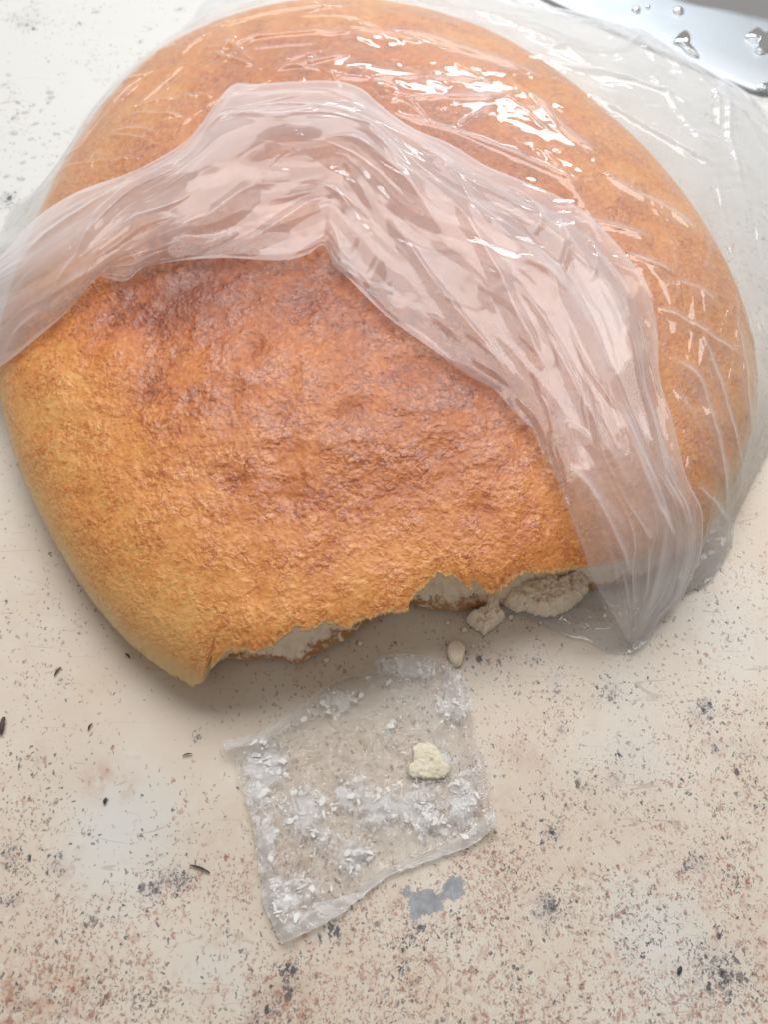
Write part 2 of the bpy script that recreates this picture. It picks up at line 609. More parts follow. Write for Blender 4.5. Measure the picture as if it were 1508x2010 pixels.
M_counter, M_crust, M_crumb = mat_counter(), mat_crust(), mat_crumb()
M_body = mat_film('clear_bag_film', 0.10, 0.05, 0.14, (0.80, 0.81, 0.83), fscale=0.9)
M_cuff = mat_film('milky_bag_film', 0.28, 0.085, 0.05, (0.95, 0.935, 0.97), fscale=0.55)
M_sheet = mat_film('bag_bottom_film', 0.26, 0.08, 0.15, (0.84, 0.83, 0.87), fscale=1.5)
M_film = mat_film('smeared_film', 0.17, 0.035, 0.75, (0.92, 0.93, 0.94), fscale=2.6, smear=True, microscale=220)
M_thin_water = mat_film('thin_water', 0.05, 0.03, 0.1, fscale=0.7)
M_steel, M_water = mat_steel(), mat_water()
M_dark = mat_plain('dark_dry_wood', (0.10, 0.065, 0.045), 0.7)
M_chip = mat_plain('black_grit', (0.05, 0.05, 0.055), 0.6)
M_pale = mat_crumb('pale_yellow_crumb', (0.82, 0.77, 0.63))

# ------------------------------------------------------------------ sink (structure outline first, the counter is cut for it)
sk_o = at_z(np.array([700, 900, 1085, 1270, 1450, 1520, 1700, 2100]), np.array([-190, -95, 0, 84, 163, 183, 210, 262]), 0.003)[:, :2]
sk_i = at_z(np.array([930, 1130, 1330, 1420, 1515, 1600, 1760, 2120]), np.array([-165, -80, -4, 16, 38, 55, 80, 125]), 0.003)[:, :2]
sk_o = catmull(sk_o, 120)
sk_i = catmull(sk_i, 120)

# ------------------------------------------------------------------ countertop
xs = np.concatenate([np.linspace(-0.9, -0.24, 30, endpoint=False), np.arange(-0.24, 0.26, 0.002), np.linspace(0.26, 0.9, 30)])
ys = np.concatenate([np.linspace(-0.6, -0.23, 20, endpoint=False), np.arange(-0.23, 0.37, 0.0025), np.linspace(0.37, 0.62, 14)])
X, Y = np.meshgrid(xs, ys, indexing='ij')


def blob(lst, soft=1.0):
    s = np.zeros_like(X)
    for (px, py, r, a) in lst:
        c = at_z(np.array(px), np.array(py), 0.0)
        e = at_z(np.array(px + r), np.array(py), 0.0)
        rr = abs(e[0] - c[0])
        s = np.maximum(s, a * np.exp(-(((X - c[0]) ** 2 + (Y - c[1]) ** 2) / (rr * soft) ** 2)))
    return s


def ypx(py):
    return at_z(np.array(754.0), np.array(float(py)), 0.0)[1]


prog = np.interp(-Y, [-ypx(-100), -ypx(400), -ypx(1000), -ypx(1350), -ypx(1500), -ypx(1750), -ypx(2000)],
                 [0.04, 0.05, 0.16, 0.28, 0.62, 1.15, 1.5])
xl = np.interp(X, [-0.22, -0.12, -0.03, 0.05, 0.12], [0.0, -0.05, -0.08, 0.0, 0.10])
red = np.clip(prog + xl * sstep(0.0, -0.12, Y) * 1.2 + 0.35 * fbm(X * 18, Y * 18, 5, 3), 0, 1.7)
red -= blob([(240, 1620, 130, 0.7), (430, 1880, 110, 0.45), (1300, 1850, 120, 0.5), (700, 1900, 90, 0.3), (330, 1450, 160, 0.5)])
red += blob([(560, 1960, 130, 0.35), (820, 1870, 160, 0.3), (60, 1980, 120, 0.4), (900, 1960, 130, 0.3)])
red = np.clip(red, 0, 1.7)
dark = blob([(1078, 1782, 34, 1.15), (1420, 1915, 46, 1.15), (1365, 1695, 26, 0.8), (1085, 1640, 24, 0.9), (1000, 1700, 22, 0.8),
             (570, 1918, 26, 1.05), (650, 1830, 30, 1.15), (1385, 1390, 34, 0.95), (1190, 1355, 34, 0.8), (1160, 1535, 20, 0.85),
             (1210, 1535, 12, 1.0), (300, 1745, 26, 1.0), (345, 1735, 28, 0.9), (170, 1815, 16, 1.0), (180, 1628, 14, 1.2),
             (20, 1690, 30, 0.8), (15, 1768, 22, 0.9), (110, 1690, 24, 0.7), (390, 1442, 16, 1.1), (60, 1505, 30, 0.6),
             (95, 1570, 30, 0.6), (1230, 1790, 22, 0.7), (1240, 1470, 40, 0.4), (200, 1960, 30, 0.5), (520, 2000, 40, 0.6),
             (1105, 1430, 12, 1.0), (1410, 1515, 10, 1.1), (1330, 1905, 9, 1.2), (960, 1300, 60, 0.35), (1053, 1300, 9, 1.3),
             (1100, 1340, 30, 0.5), (1440, 1460, 50, 0.5), (50, 48, 22, 0.75), (28, 34, 14, 0.6), (12, 392, 22, 0.9), (66, 20, 12, 0.5),
             (155, 48, 6, 1.2), (190, 22, 5, 1.1), (275, 82, 5, 1.1), (352, 18, 7, 1.1), (28, 235, 7, 1.0), (95, 198, 6, 1.0),
             (140, 252, 4, 1.1), (98, 322, 4, 1.1), (18, 165, 8, 0.8), (1420, 1030, 14, 0.9), (1395, 1200, 60, 0.35),
             (40, 1210, 60, 0.25), (130, 1330, 20, 0.5), (420, 1330, 7, 1.2), (1455, 1400, 30, 0.4), (770, 1960, 40, 0.4)])
wear_glare = np.clip(sstep(ypx(1100), ypx(500), Y) + blob([(230, 1630, 130, 0.8), (430, 1900, 100, 0.5), (1300, 1850, 130, 0.6), (1250, 1480, 140, 0.3),
                                                   (1440, 1240, 120, 0.5)]), 0, 1)  # far gradient stands in for glare; the blobs are worn spots
grey = np.maximum(blob([(838, 1762, 46, 0.92), (888, 1742, 34, 0.86), (800, 1748, 28, 0.75), (815, 1798, 30, 0.60)]) -
                  blob([(835, 1712, 30, 0.9)]), 0)
tanm = blob([(200, 1528, 32, 0.7), (245, 1545, 22, 0.7), (60, 1975, 70, 0.6), (1030, 1500, 50, 0.45), (560, 1965, 60, 0.45)]) - blob([(222, 1552, 14, 0.9)])
Zc = np.zeros_like(X)
V = np.stack([X, Y, Zc], -1).reshape(-1, 3)
F = grid_faces(len(xs), len(ys))
# cut the opening of the sink bowl: everything beyond the middle of the rim
mid_line = 0.55 * sk_o + 0.45 * sk_i
yl = np.interp(V[:, 0], mid_line[:, 0], mid_line[:, 1], left=9, right=mid_line[-1, 1] - 0.05)
keep = ~(V[F, 1] > yl[F]).all(1)
F = F[keep]
top = link('countertop', V, F, M_counter, attrs=dict(red=red, dark=dark, wear_glare=wear_glare, grey=grey, tan=np.clip(tanm, 0, 1)))
top['kind'] = 'structure'

# ------------------------------------------------------------------ steel sink
nrm2 = sk_i - sk_o
nrm2 /= np.linalg.norm(nrm2, axis=1)[:, None]
rows = []
for (k, off, z) in ((0, -0.0004, 0.0002), (0, 0.0, 0.0012), (0, 0.0012, 0.0022), (0, 0.004, 0.0028), (0.3, 0, 0.003), (0.6, 0, 0.003), (0.9, 0, 0.0029),
                    (1, 0, 0.0026), (1, 0.002, 0.0018), (1, 0.0035, 0.0)):
    xy = sk_o + (sk_i - sk_o) * k + nrm2 * off
    rows.append(np.column_stack([xy, np.full(len(xy), z)]))
V = np.stack(rows, 1).reshape(-1, 3)
sink = thing('steel_sink', 'brushed stainless steel sink rim with water drops at the top right corner', 'sink', tuple(np.append(sk_o[60], 0.0)))
link('rim', V, grid_faces(120, len(rows)), M_steel, sink)
rows = []
for (off, z) in ((0.0035, 0.0), (0.0045, -0.006), (0.008, -0.05), (0.012, -0.09), (0.02, -0.105), (0.05, -0.112), (0.32, -0.115)):
    xy = sk_i + nrm2 * off
    rows.append(np.column_stack([xy, np.full(len(xy), z)]))
V = np.stack(rows, 1).reshape(-1, 3)
M_bowl = mat_plain('brown_tinted_bowl', (0.13, 0.085, 0.05), 0.6, 0.85, 38)  # brown mottling stands for reflections and blurred dishes in the bowl
link('bowl', V, grid_faces(120, len(rows)), M_bowl, sink)

# ------------------------------------------------------------------ the loaf: outline and height
LO = [(376, 1346), (300, 1300), (220, 1228), (135, 1115), (60, 975), (20, 870), (-2, 770), (0, 660), (40, 520), (105, 370), (190, 238), (300, 128),
      (450, 58), (620, 24), (790, 32), (930, 70), (1060, 135), (1190, 235), (1310, 355), (1400, 480), (1460, 610), (1485, 730),
      (1478, 840), (1440, 950), (1385, 1050), (1290, 1150), (1150, 1240), (980, 1320), (800, 1385), (620, 1425), (470, 1405)]
LO = np.array(LO, float)
lo_w = at_z(LO[:, 0], LO[:, 1], 0.014)[:, :2]
OUT = catmull(lo_w, 420, closed=True)
GX = np.arange(-0.27, 0.30, 0.0015)
GY = np.arange(-0.24, 0.36, 0.0015)
gx, gy = np.meshgrid(GX, GY, indexing='ij')


def signed_dist(px, py, poly):
    px = px.ravel()
    py = py.ravel()
    d = np.empty(len(px))
    ins = np.zeros(len(px), bool)
    for s in range(0, len(px), 20000):
        e = slice(s, s + 20000)
        d[e] = np.sqrt((((px[e, None] - poly[None, :, 0]) ** 2 + (py[e, None] - poly[None, :, 1]) ** 2)).min(1))
    x0, y0 = poly[:, 0], poly[:, 1]
    x1, y1 = np.roll(x0, -1), np.roll(y0, -1)
    for a, b, c, dd in zip(x0, y0, x1, y1):
        if b == dd:
            continue
        m = ((b > py) != (dd > py)) & (px < (c - a) * (py - b) / (dd - b) + a)
        ins ^= m
    return np.where(ins, d, -d)


SD = signed_dist(gx, gy, OUT).reshape(gx.shape)


def sample(G, x, y):
    fx = np.clip((x - GX[0]) / 0.0015, 0, len(GX) - 1.001)
    fy = np.clip((y - GY[0]) / 0.0015, 0, len(GY) - 1.001)
    i = fx.astype(int)
    j = fy.astype(int)
    a, b = fx - i, fy - j
    return (G[i, j] * (1 - a) + G[i + 1, j] * a) * (1 - b) + (G[i, j + 1] * (1 - a) + G[i + 1, j + 1] * a) * b


def loaf_z(x, y):
    d = sample(SD, x, y)
    t = np.clip(d / 0.062, 0, 1)
    z = 0.011 + 0.031 * np.sqrt(np.clip(1 - (1 - t) ** 2.3, 0, 1))
    z = z + 0.007 * sstep(0.02, 0.12, d)
    z = z + sstep(0.0, 0.03, d) * (0.0028 * pn(x * 16, y * 16, 3) + 0.0009 * pn(x * 34, y * 34, 4))
    return z


# ---- torn front edge (photograph pixels on the crust), left to right
TEAR = np.array([(376, 1346), (397, 1335), (409, 1314), (406, 1298), (414, 1284), (444, 1275), (462, 1272), (492, 1279), (529, 1268),
                 (553, 1252), (575, 1228), (605, 1235), (633, 1221), (663, 1223), (686, 1233), (706, 1215), (736, 1206), (767, 1200), (803, 1198),
                 (804, 1180), (820, 1160), (846, 1137), (865, 1121), (893, 1129), (926, 1137), (929, 1156), (957, 1157), (979, 1161), (1002, 1141),
                 (1033, 1121), (1078, 1123), (1126, 1113), (1148, 1109), (1210, 1100), (1290, 1085), (1350, 1070), (1384, 1052)], float)
tw = hit(TEAR[:, 0], TEAR[:, 1], loaf_z)
LOWER = np.array([(376, 1335), (402, 1312), (425, 1292), (447, 1284), (470, 1288), (520, 1284), (560, 1287), (583, 1297), (612, 1280), (650, 1262), (682, 1246),
                  (706, 1222), (740, 1205), (790, 1180), (815, 1178), (850, 1188), (905, 1191), (940, 1183), (1000, 1175), (1080, 1165), (1150, 1150),
                  (1250, 1130), (1350, 1085), (1384, 1055)], float)
lw = at_z(LOWER[:, 0], LOWER[:, 1], 0.008)
CEN = at_z(np.array(720.0), np.array(690.0), 0.03)[:2]


def polar(p):
    d = p[:, :2] - CEN
    return np.arctan2(d[:, 1], d[:, 0]), np.hypot(d[:, 0], d[:, 1])


ta, tr_ = polar(tw)
la, lr = polar(lw)
oa, orr = polar(OUT)
o = np.argsort(oa)
oa, orr = oa[o], orr[o]
oa = np.concatenate([oa - 2 * PI, oa, oa + 2 * PI])
orr = np.tile(orr, 3)
a0, a1 = ta[0], ta[-1]
# angles: fine along the tear, coarser around the rest
th_t = np.linspace(a0, a1, 760)
th_r = np.linspace(a1, a0 + 2 * PI, 760)[1:-1]
TH = np.concatenate([th_t, th_r])
torn = np.concatenate([np.ones(760), np.zeros(len(th_r))])
o = np.argsort(ta)
rt = np.interp(TH, ta[o], tr_[o])
s = (TH - a0) * 0.14
jag = 0.0011 * pn(s * 260, s * 0, 11) + 0.0009 * pn(s * 620, s * 0 + 3, 12) + 0.0005 * pn(s * 1500, s * 0 + 7, 13)
env = np.clip((TH - a0) / 0.02, 0, 1) * np.clip((a1 - TH) / 0.02, 0, 1)
R_out = np.interp(TH, oa, orr)
R = np.where(torn > 0, np.minimum(rt + jag * env * 1.5, R_out), R_out)
NR = 250
tt = np.linspace(0.0, 1, NR) ** 0.8
RR = R[:, None] * tt[None]
cx = CEN[0] + RR * np.cos(TH)[:, None]
cy = CEN[1] + RR * np.sin(TH)[:, None]


def dimples(x, y):
    """soft oval hollows pressed in the crust"""
    s = np.zeros(x.shape)
    r = np.random.default_rng(21)
    named = [(180, 705, 22), (300, 770, 34), (170, 600, 26), (215, 640, 30), (320, 650, 50), (250, 590, 40), (380, 570, 34), (600, 600, 46),
             (500, 700, 26), (140, 830, 22), (390, 790, 20), (690, 830, 26), (470, 960, 22), (300, 940, 26), (820, 740, 30), (560, 830, 24),
             (210, 1000, 20), (880, 900, 24), (640, 1100, 24), (950, 1010, 22)]
    for _ in range(70):
        named.append((60 + r.random() * 1050, 520 + r.random() * 700, 9 + r.random() * 12))
    for (px, py, rad) in named:
        c = at_z(np.array(px * 1.0), np.array(py * 1.0), 0.042)
        q = rad * 0.00021
        an = 0.4 + r.random() * 0.9
        dx, dy = x - c[0], y - c[1]
        u = dx * math.cos(an) + dy * math.sin(an)
        v = -dx * math.sin(an) + dy * math.cos(an)
        s = s + np.exp(-(u / (q * 1.5)) ** 2 - (v / q) ** 2) * min(rad / 26, 1.2)
    return s


cz = loaf_z(cx, cy)
dist = sample(SD, cx, cy)
dim = dimples(cx, cy)
inn = sstep(0.0, 0.02, dist)
blis = np.abs(pn(cx * 150, cy * 150, 41)) + 0.5 * np.abs(pn(cx * 320, cy * 320, 42))
cz = cz - 0.0009 * dim * inn + inn * 0.00045 * (blis - 0.3) + inn * 0.0005 * fbm(cx * 48, cy * 48, 43, 2)
# the crust curls a little where it is torn
edge = (R[:, None] - RR)
cz = cz - np.where(torn[:, None] > 0, 0.0016 * np.exp(-edge / 0.004), 0)
brown = np.clip(0.26 + 0.31 * sstep(0.02, 0.10, dist) + 0.08 * fbm(cx * 22, cy * 22, 44, 3) + 0.10 * dim, 0, 1)


def darkpatch(px, py, rx, ry, a, rot=0.0):
    c = at_z(np.array(px * 1.0), np.array(py * 1.0), 0.042)
    u = (cx - c[0]) * math.cos(rot) + (cy - c[1]) * math.sin(rot)
    v = -(cx - c[0]) * math.sin(rot) + (cy - c[1]) * math.cos(rot)
    return a * np.exp(-(u / (rx * 0.00021)) ** 2 - (v / (ry * 0.00024)) ** 2)


brown += darkpatch(260, 610, 180, 80, 0.30) + darkpatch(420, 550, 150, 80, 0.24) + darkpatch(640, 590, 200, 120, 0.24) + darkpatch(900, 800, 150, 140, 0.17)
brown += darkpatch(300, 760, 50, 40, 0.18) + darkpatch(1050, 1060, 120, 60, 0.14) + darkpatch(830, 980, 200, 120, 0.10)
brown -= darkpatch(120, 780, 90, 260, 0.10) + darkpatch(330, 1230, 140, 90, 0.14) + darkpatch(200, 1060, 90, 160, 0.06)
brown = np.clip(brown - 0.16 * sstep(0.018, 0.0, dist), 0, 1.1)
rim = sstep(0.0055, 0.0006, dist + 0.0016 * pn(cx * 70, cy * 70, 51)) * (1 - 0.0 * dist)
rim = np.maximum(rim, np.where(torn[:, None] > 0, 0.75 * np.exp(-(edge / 0.0009) ** 2), 0))
ring_v, ring_r = [], []
ze = cz[:, -1]
for (du, zu, dt, zt) in ((0.0012, 0.0075, 0.0, -0.0008), (0.0045, 0.004, 0.0012, -0.0016), (0.010, 0.0026, 0.007, -0.0018)):
    rr = R - np.where(torn > 0, dt, du)
    zz = np.where(torn > 0, ze + zt, zu)
    ring_v.append(np.column_stack([CEN[0] + rr * np.cos(TH), CEN[1] + rr * np.sin(TH), zz]))
VV = np.concatenate([np.stack([cx, cy, cz], -1), np.stack(ring_v, 1)], 1)
nv = VV.shape[1]
bro = np.concatenate([brown, np.zeros((len(TH), 3))], 1)
rimm = np.concatenate([rim, np.ones((len(TH), 3))], 1)
loaf = thing('bread_loaf', 'golden brown round flat loaf torn open at the front, in the plastic bag', 'bread', (CEN[0], CEN[1], 0.002))
link('crust', VV.reshape(-1, 3), grid_faces(len(TH), nv, True), M_crust, loaf, attrs=dict(brown=bro, rim=rimm))

# ---- white crumb seen in the tear, standing back under the crust
n_t = 760
NV = 70
v = np.linspace(0, 1, NV)[None]
o = np.argsort(la)
rl = np.interp(th_t, la[o], lr[o])[:, None]
rtop = (R[:n_t] - 0.0035)[:, None]
zt = (ze[:n_t] - 0.0012)[:, None]
sv = (th_t - a0)[:, None] * 0.14
depth = 0.0075 + 0.006 * pn(sv * 55, sv * 0 + 1.5, 61) + 0.002 * pn(sv * 160, sv * 0, 64)
rw = rtop * (1 - v) + rl * v - depth * np.sin(PI * v ** 0.8)
por = 0.0024 * fbm(sv * 150 + 0 * v, v * 6, 62, 5, 0.62) - 0.0055 * np.maximum(0, pn(sv * 210 + 0 * v, v * 6, 63) - 0.12) - 0.003 * np.maximum(0, pn(sv * 420 + 0 * v, v * 12, 67) - 0.15)
rw = rw + por * np.sin(PI * np.clip(v * 1.05, 0, 1)) ** 0.5
rw = np.minimum(rw, np.interp(th_t, oa, orr)[:, None] - 0.002)
zw = zt * (1 - v) + 0.0035 * v + 0.0016 * fbm(sv * 120 + 0 * v, v * 6 + 9, 65, 3) * np.sin(PI * v)
wx = CEN[0] + rw * np.cos(th_t)[:, None]
wy = CEN[1] + rw * np.sin(th_t)[:, None]
toast = sstep(0.72, 0.98, v + 0.16 * pn(sv * 90 + 0 * v, v * 3, 66)) * 0.75
Vc = np.stack([wx, wy, zw], -1)
low = np.stack([wx[:, -1] - 0.003 * np.cos(th_t), wy[:, -1] - 0.003 * np.sin(th_t), np.full(n_t, 0.0018)], -1)[:, None]
Vc = np.concatenate([Vc, low], 1)
toast = np.concatenate([toast, np.ones((n_t, 1)) * 0.8], 1)
link('crumb', Vc.reshape(-1, 3), grid_faces(n_t, NV + 1), M_crumb, loaf, attrs=dict(toast=toast))

# ------------------------------------------------------------------ the bag
bag = thing('plastic_bag', 'clear thin plastic bag around the loaf, its milky mouth folded back', 'plastic bag', (CEN[0], CEN[1], 0.0005))
OUTER = np.array([(-120, 640), (-60, 530), (0, 452), (20, 403), (60, 376), (90, 348), (126, 297), (166, 227), (217, 166), (262, 121), (322, 76), (373, 35), (395, 2),
                  (450, -35), (600, -62), (800, -55), (940, -20), (1030, 1), (1100, 15), (1176, 33), (1262, 53), (1292, 70), (1327, 93), (1393, 133), (1453, 166), (1489, 197),
                  (1520, 235), (1570, 330), (1600, 480), (1600, 620), (1565, 760), (1512, 882), (1483, 938), (1457, 992), (1443, 1028), (1441, 1057),
                  (1430, 1088), (1399, 1133), (1383, 1146), (1349, 1162), (1300, 1205), (1262, 1250)], float)
ow = at_z(OUTER[:, 0], OUTER[:, 1], 0.003)[:, :2]
OB = catmull(ow, 700)
INNER = np.array([(-130, 760), (-40, 640), (100, 520), (220, 455), (350, 385), (450, 310), (560, 262), (700, 275), (800, 340), (930, 420), (1050, 500), (1130, 590), (1190, 700),
                  (1235, 820), (1270, 950), (1290, 1080), (1275, 1180), (1250, 1250)], float)
# membrane pulled tight from the outline over the loaf
poly = np.vstack([OB, at_z(np.array([1100., 900, 600, 300, 0, -120]), np.array([1330., 1400, 1470, 1400, 1000, 800]), 0.0)[:, :2]])
inb = signed_dist(gx, gy, poly).reshape(gx.shape)
torn_r = np.interp((np.arctan2(gy - CEN[1], gx - CEN[0])), ta[np.argsort(ta)], tr_[np.argsort(ta)], left=9, right=9)
inside = (SD > 0)
obst = np.where(inside, loaf_z(gx, gy) + 0.0014, 0.0016)
mem = np.where(inb > 0, np.maximum(obst, 0.03), 0.0016)
for _ in range(900):
    av = 0.25 * (np.roll(mem, 1, 0) + np.roll(mem, -1, 0) + np.roll(mem, 1, 1) + np.roll(mem, -1, 1))
    mem = np.where(inb > 0, np.maximum(av, obst), 0.0016)


def mem_z(x, y):
    return sample(mem, x, y)


def wpx(pts, dz=0.001):
    p = np.array(pts, float)
    return hit(p[:, 0], p[:, 1], lambda a, b: mem_z(a, b) + dz)[:, :2]


iw = hit(INNER[:, 0], INNER[:, 1], lambda a, b: mem_z(a, b))[:, :2]
IB = catmull(iw, 700)
NU, NVB = 820, 280
OB2 = catmull(ow, NU)
IB2 = catmull(iw, NU)
v = (np.linspace(0, 1, NVB)[None, :, None]) ** 1.0
XY = OB2[:, None] * (1 - v) + IB2[:, None] * v
bx, by = XY[..., 0], XY[..., 1]
bz = mem_z(bx, by)
vv = np.linspace(0, 1, NVB)[None]
lift = sstep(0, 0.06, vv) * sstep(0.95, 0.78, vv)
free = np.clip((bz - sample(np.where(inside, loaf_z(gx, gy), 0), bx, by)) / 0.012, 0, 1)
m1 = sstep(-0.15, 0.25, fbm(bx * 14, by * 14, 71, 2))
w = 0.0011 * crumple(bx, by, 5, 0.034, 72, 0.9, 0.9) * (0.35 + 0.65 * m1)
w += 0.00030 * crumple(bx, by, 4, 0.007, 74, 1.2, 1.0, 0.5) * sstep(-0.05, 0.3, fbm(bx * 21, by * 21, 73, 2))
w += 0.00055 * crumple(bx, by, 5, 0.013, 75, 1.1, 0.9) * sstep(-0.1, 0.3, fbm(bx * 17, by * 17, 79, 2))
w += 0.0022 * free * crumple(bx, by, 3, 0.05, 77, 0.8, 0.7)
CREASES = [
    ([(252, 216), (300, 197), (345, 189), (418, 184)], 1.6, 2.6), ([(252, 220), (310, 222), (372, 226)], 1.5, 2.2),
    ([(205, 265), (250, 268), (296, 276)], 1.5, 2.0), ([(208, 262), (260, 252), (318, 262)], 1.4, 1.8),
    ([(378, 60), (470, 40), (560, 18), (700, 8)], 2.0, 2.4), ([(380, 92), (450, 88), (500, 72), (690, 60)], 1.6, 2.6),
    ([(400, 100), (440, 110), (480, 122), (505, 132)], 1.5, 2.6), ([(430, 70), (470, 100), (500, 122)], 1.4, 2.0),
    ([(528, 138), (600, 122), (690, 104)], 1.6, 2.4), ([(470, 96), (540, 88), (640, 82)], 1.4, 1.6),
    ([(560, 92), (562, 130)], 1.2, 1.2), ([(600, 84), (606, 128)], 1.2, 1.2),
    ([(200, 330), (185, 300), (170, 350)], 1.5, 1.8), ([(200, 330), (225, 318), (262, 300)], 1.5, 1.8),
    ([(740, 58), (820, 66), (900, 92), (985, 118), (1065, 150)], 2.2, 3.0), ([(748, 200), (840, 188), (960, 186), (1040, 174)], 1.6, 2.2),
    ([(1040, 174), (1080, 215), (1120, 262), (1180, 300)], 1.6, 2.2), ([(748, 204), (820, 232), (890, 252), (1010, 300), (1150, 362)], 1.6, 2.6),
    ([(890, 252), (930, 224), (980, 205)], 1.4, 1.6), ([(1060, 102), (1110, 126), (1200, 142), (1300, 172), (1378, 212)], 2.0, 3.6),
    ([(1060, 118), (1072, 94), (1150, 98), (1230, 94), (1264, 62)], 2.0, 3.4), ([(1150, 176), (1215, 216), (1290, 260), (1360, 300), (1418, 332)], 1.5, 3.6),
    ([(1290, 72), (1318, 110), (1350, 150), (1376, 165)], 1.8, 2.2), ([(1270, 130), (1340, 220), (1390, 300)], 2.0, 2.2),
    ([(1420, 140), (1432, 220), (1450, 330), (1480, 430)], 2.0, 2.2), ([(1230, 498), (1270, 510), (1330, 538)], 1.5, 2.4),
    ([(1286, 598), (1340, 628), (1400, 664), (1462, 702)], 1.6, 3.2), ([(1180, 330), (1240, 372), (1330, 420), (1380, 470)], 2.2, 2.0),
    ([(1300, 560), (1360, 560), (1420, 600)], 1.8, 1.6), ([(1372, 640), (1410, 740), (1440, 840), (1458, 910)], 1.6, 2.8),
    ([(1300, 690), (1370, 740), (1400, 830), (1425, 960), (1441, 1030)], 1.7, 3.0), ([(1365, 948), (1400, 985), (1440, 1032)], 1.5, 2.6),
    ([(1310, 740), (1345, 790), (1400, 900), (1436, 1000)], 1.6, 1.6), ([(1452, 640), (1470, 760), (1475, 860)], 1.8, 2.0),
    ([(1440, 1040), (1410, 1100), (1352, 1158)], 1.5, 1.4), ([(900, 10), (1000, 40), (1100, 92), (1200, 150)], 3.0, 2.0),
    ([(150, 380), (110, 330), (165, 280)], 1.5, 1.4), ([(150, 300), (200, 230), (300, 140)], 2.0, 1.5), ([(120, 330), (240, 312), (300, 300)], 1.4, 1.5),
    ([(620, 150), (740, 150), (860, 150), (1000, 160)], 2.0, 1.6), ([(1110, 420), (1200, 440), (1290, 470)], 1.6, 1.5)]
fold_haze = np.zeros_like(bx)
for pts, wd, hh in CREASES:
    c = catmull(wpx(pts), 24)
    w = w + ridge(bx, by, c, wd * 0.00062, hh * 0.00062)
    fold_haze = np.maximum(fold_haze, ridge(bx, by, c, wd * 0.0016, hh * 0.42))
rr_ = np.random.default_rng(404)
for q in range(110):
    a = int(rr_.random() * (NU - 60)) + 30
    b = int((0.04 + 0.80 * rr_.random()) * NVB)
    la0 = 14 + int(rr_.random() ** 1.5 * 100)
    tl0 = int((rr_.random() - 0.5) * 70)
    mid_ = XY[min(a + la0 // 2, NU - 1), int(np.clip(b + tl0 // 2 + (rr_.random() - 0.5) * 10, 2, NVB - 3))]
    pts = np.array([XY[a, b], mid_, XY[min(a + la0, NU - 1), int(np.clip(b + tl0, 2, NVB - 3))]])
    lo_, hi_ = max(a - 30, 0), min(a + la0 + 30, NU)
    fold_haze[lo_:hi_] = np.maximum(fold_haze[lo_:hi_], ridge(bx[lo_:hi_], by[lo_:hi_], catmull(pts, 10), 0.0009, 0.6 * rr_.random()))
    hgt = (0.35 + 0.9 * rr_.random() ** 2) * 0.001
    w[lo_:hi_] += ridge(bx[lo_:hi_], by[lo_:hi_], catmull(pts, 10), (0.5 + 0.8 * rr_.random()) * 0.0009, hgt * (1 if rr_.random() < 0.7 else -0.6))
bz = np.maximum(bz + w * lift, np.maximum(sample(obst, bx, by), 0.001) + 0.0002)
hb = (0.75 + 1.5 * free) * (1 + 0.5 * sstep(0.04, 0.0, vv) + 1.5 * sstep(0.006, 0.001, vv))
link('bag_body', np.stack([bx, by, bz], -1).reshape(-1, 3), grid_faces(NU, NVB), M_body, bag, attrs=dict(haze=hb + fold_haze * (0.5 + 1.6 * sstep(-0.02, 0.06, bx))))

# ---- the milky mouth of the bag folded back over itself: lofted between photographed lines
AP = 0.40
ROW_A = np.array([(-110, 590), (-50, 540), (0, 503), (65, 432), (150, 377), (272, 331), (373, 271), (448, 172), (505, 165), (640, 158), (705, 172), (748, 207), (813, 252), (884, 282),
                  (950, 322), (1010, 348), (1070, 373), (1126, 400), (1166, 430), (1227, 496), (1272, 561), (1292, 652), (1297, 743), (1322, 828), (1348, 934),
                  (1379, 1003), (1378, 1083), (1363, 1123), (1334, 1184), (1301, 1213), (1276, 1253), (1247, 1276)], float)
ROW_B = np.array([(-120, 640), (0, 552), (80, 510), (150, 468), (250, 380), (350, 335), (430, 272), (505, 246), (580, 238), (655, 234), (740, 265), (830, 340), (930, 420), (1010, 490),
                  (1090, 590), (1150, 700), (1210, 820), (1265, 940), (1300, 1040), (1300, 1140), (1274, 1210), (1246, 1275)], float)
ROW_C = np.array([(-125, 700), (0, 622), (80, 580), (150, 545), (260, 482), (360, 452), (450, 400), (530, 345), (600, 318), (670, 345), (745, 405), (830, 480), (915, 560), (985, 650),
                  (1050, 750), (1105, 850), (1155, 960), (1195, 1060), (1218, 1150), (1236, 1215), (1245, 1274)], float)
ROW_D = np.array([(-130, 800), (0, 722), (70, 667), (130, 615), (172, 566), (192, 545), (215, 550), (247, 554), (285, 527), (340, 516), (440, 508), (550, 511), (602, 500), (634, 482), (656, 522),
                  (684, 548), (748, 612), (844, 682), (914, 733), (970, 765), (1005, 803), (1045, 846), (1072, 895), (1091, 930), (1120, 1007), (1149, 1086), (1170, 1145),
                  (1203, 1203), (1244, 1273)], float)
NC = 900


def row(px, apex, zs, floor=True):
    """zs: (u, height above the surface below) pairs"""
    q = catmull(px, NC, knots=[(apex, AP)])
    u = np.linspace(0, 1, NC)
    dz = np.interp(u, [a for a, _ in zs], [b for _, b in zs])
    return hit(q[:, 0], q[:, 1], lambda a, b: mem_z(a, b) + dz)


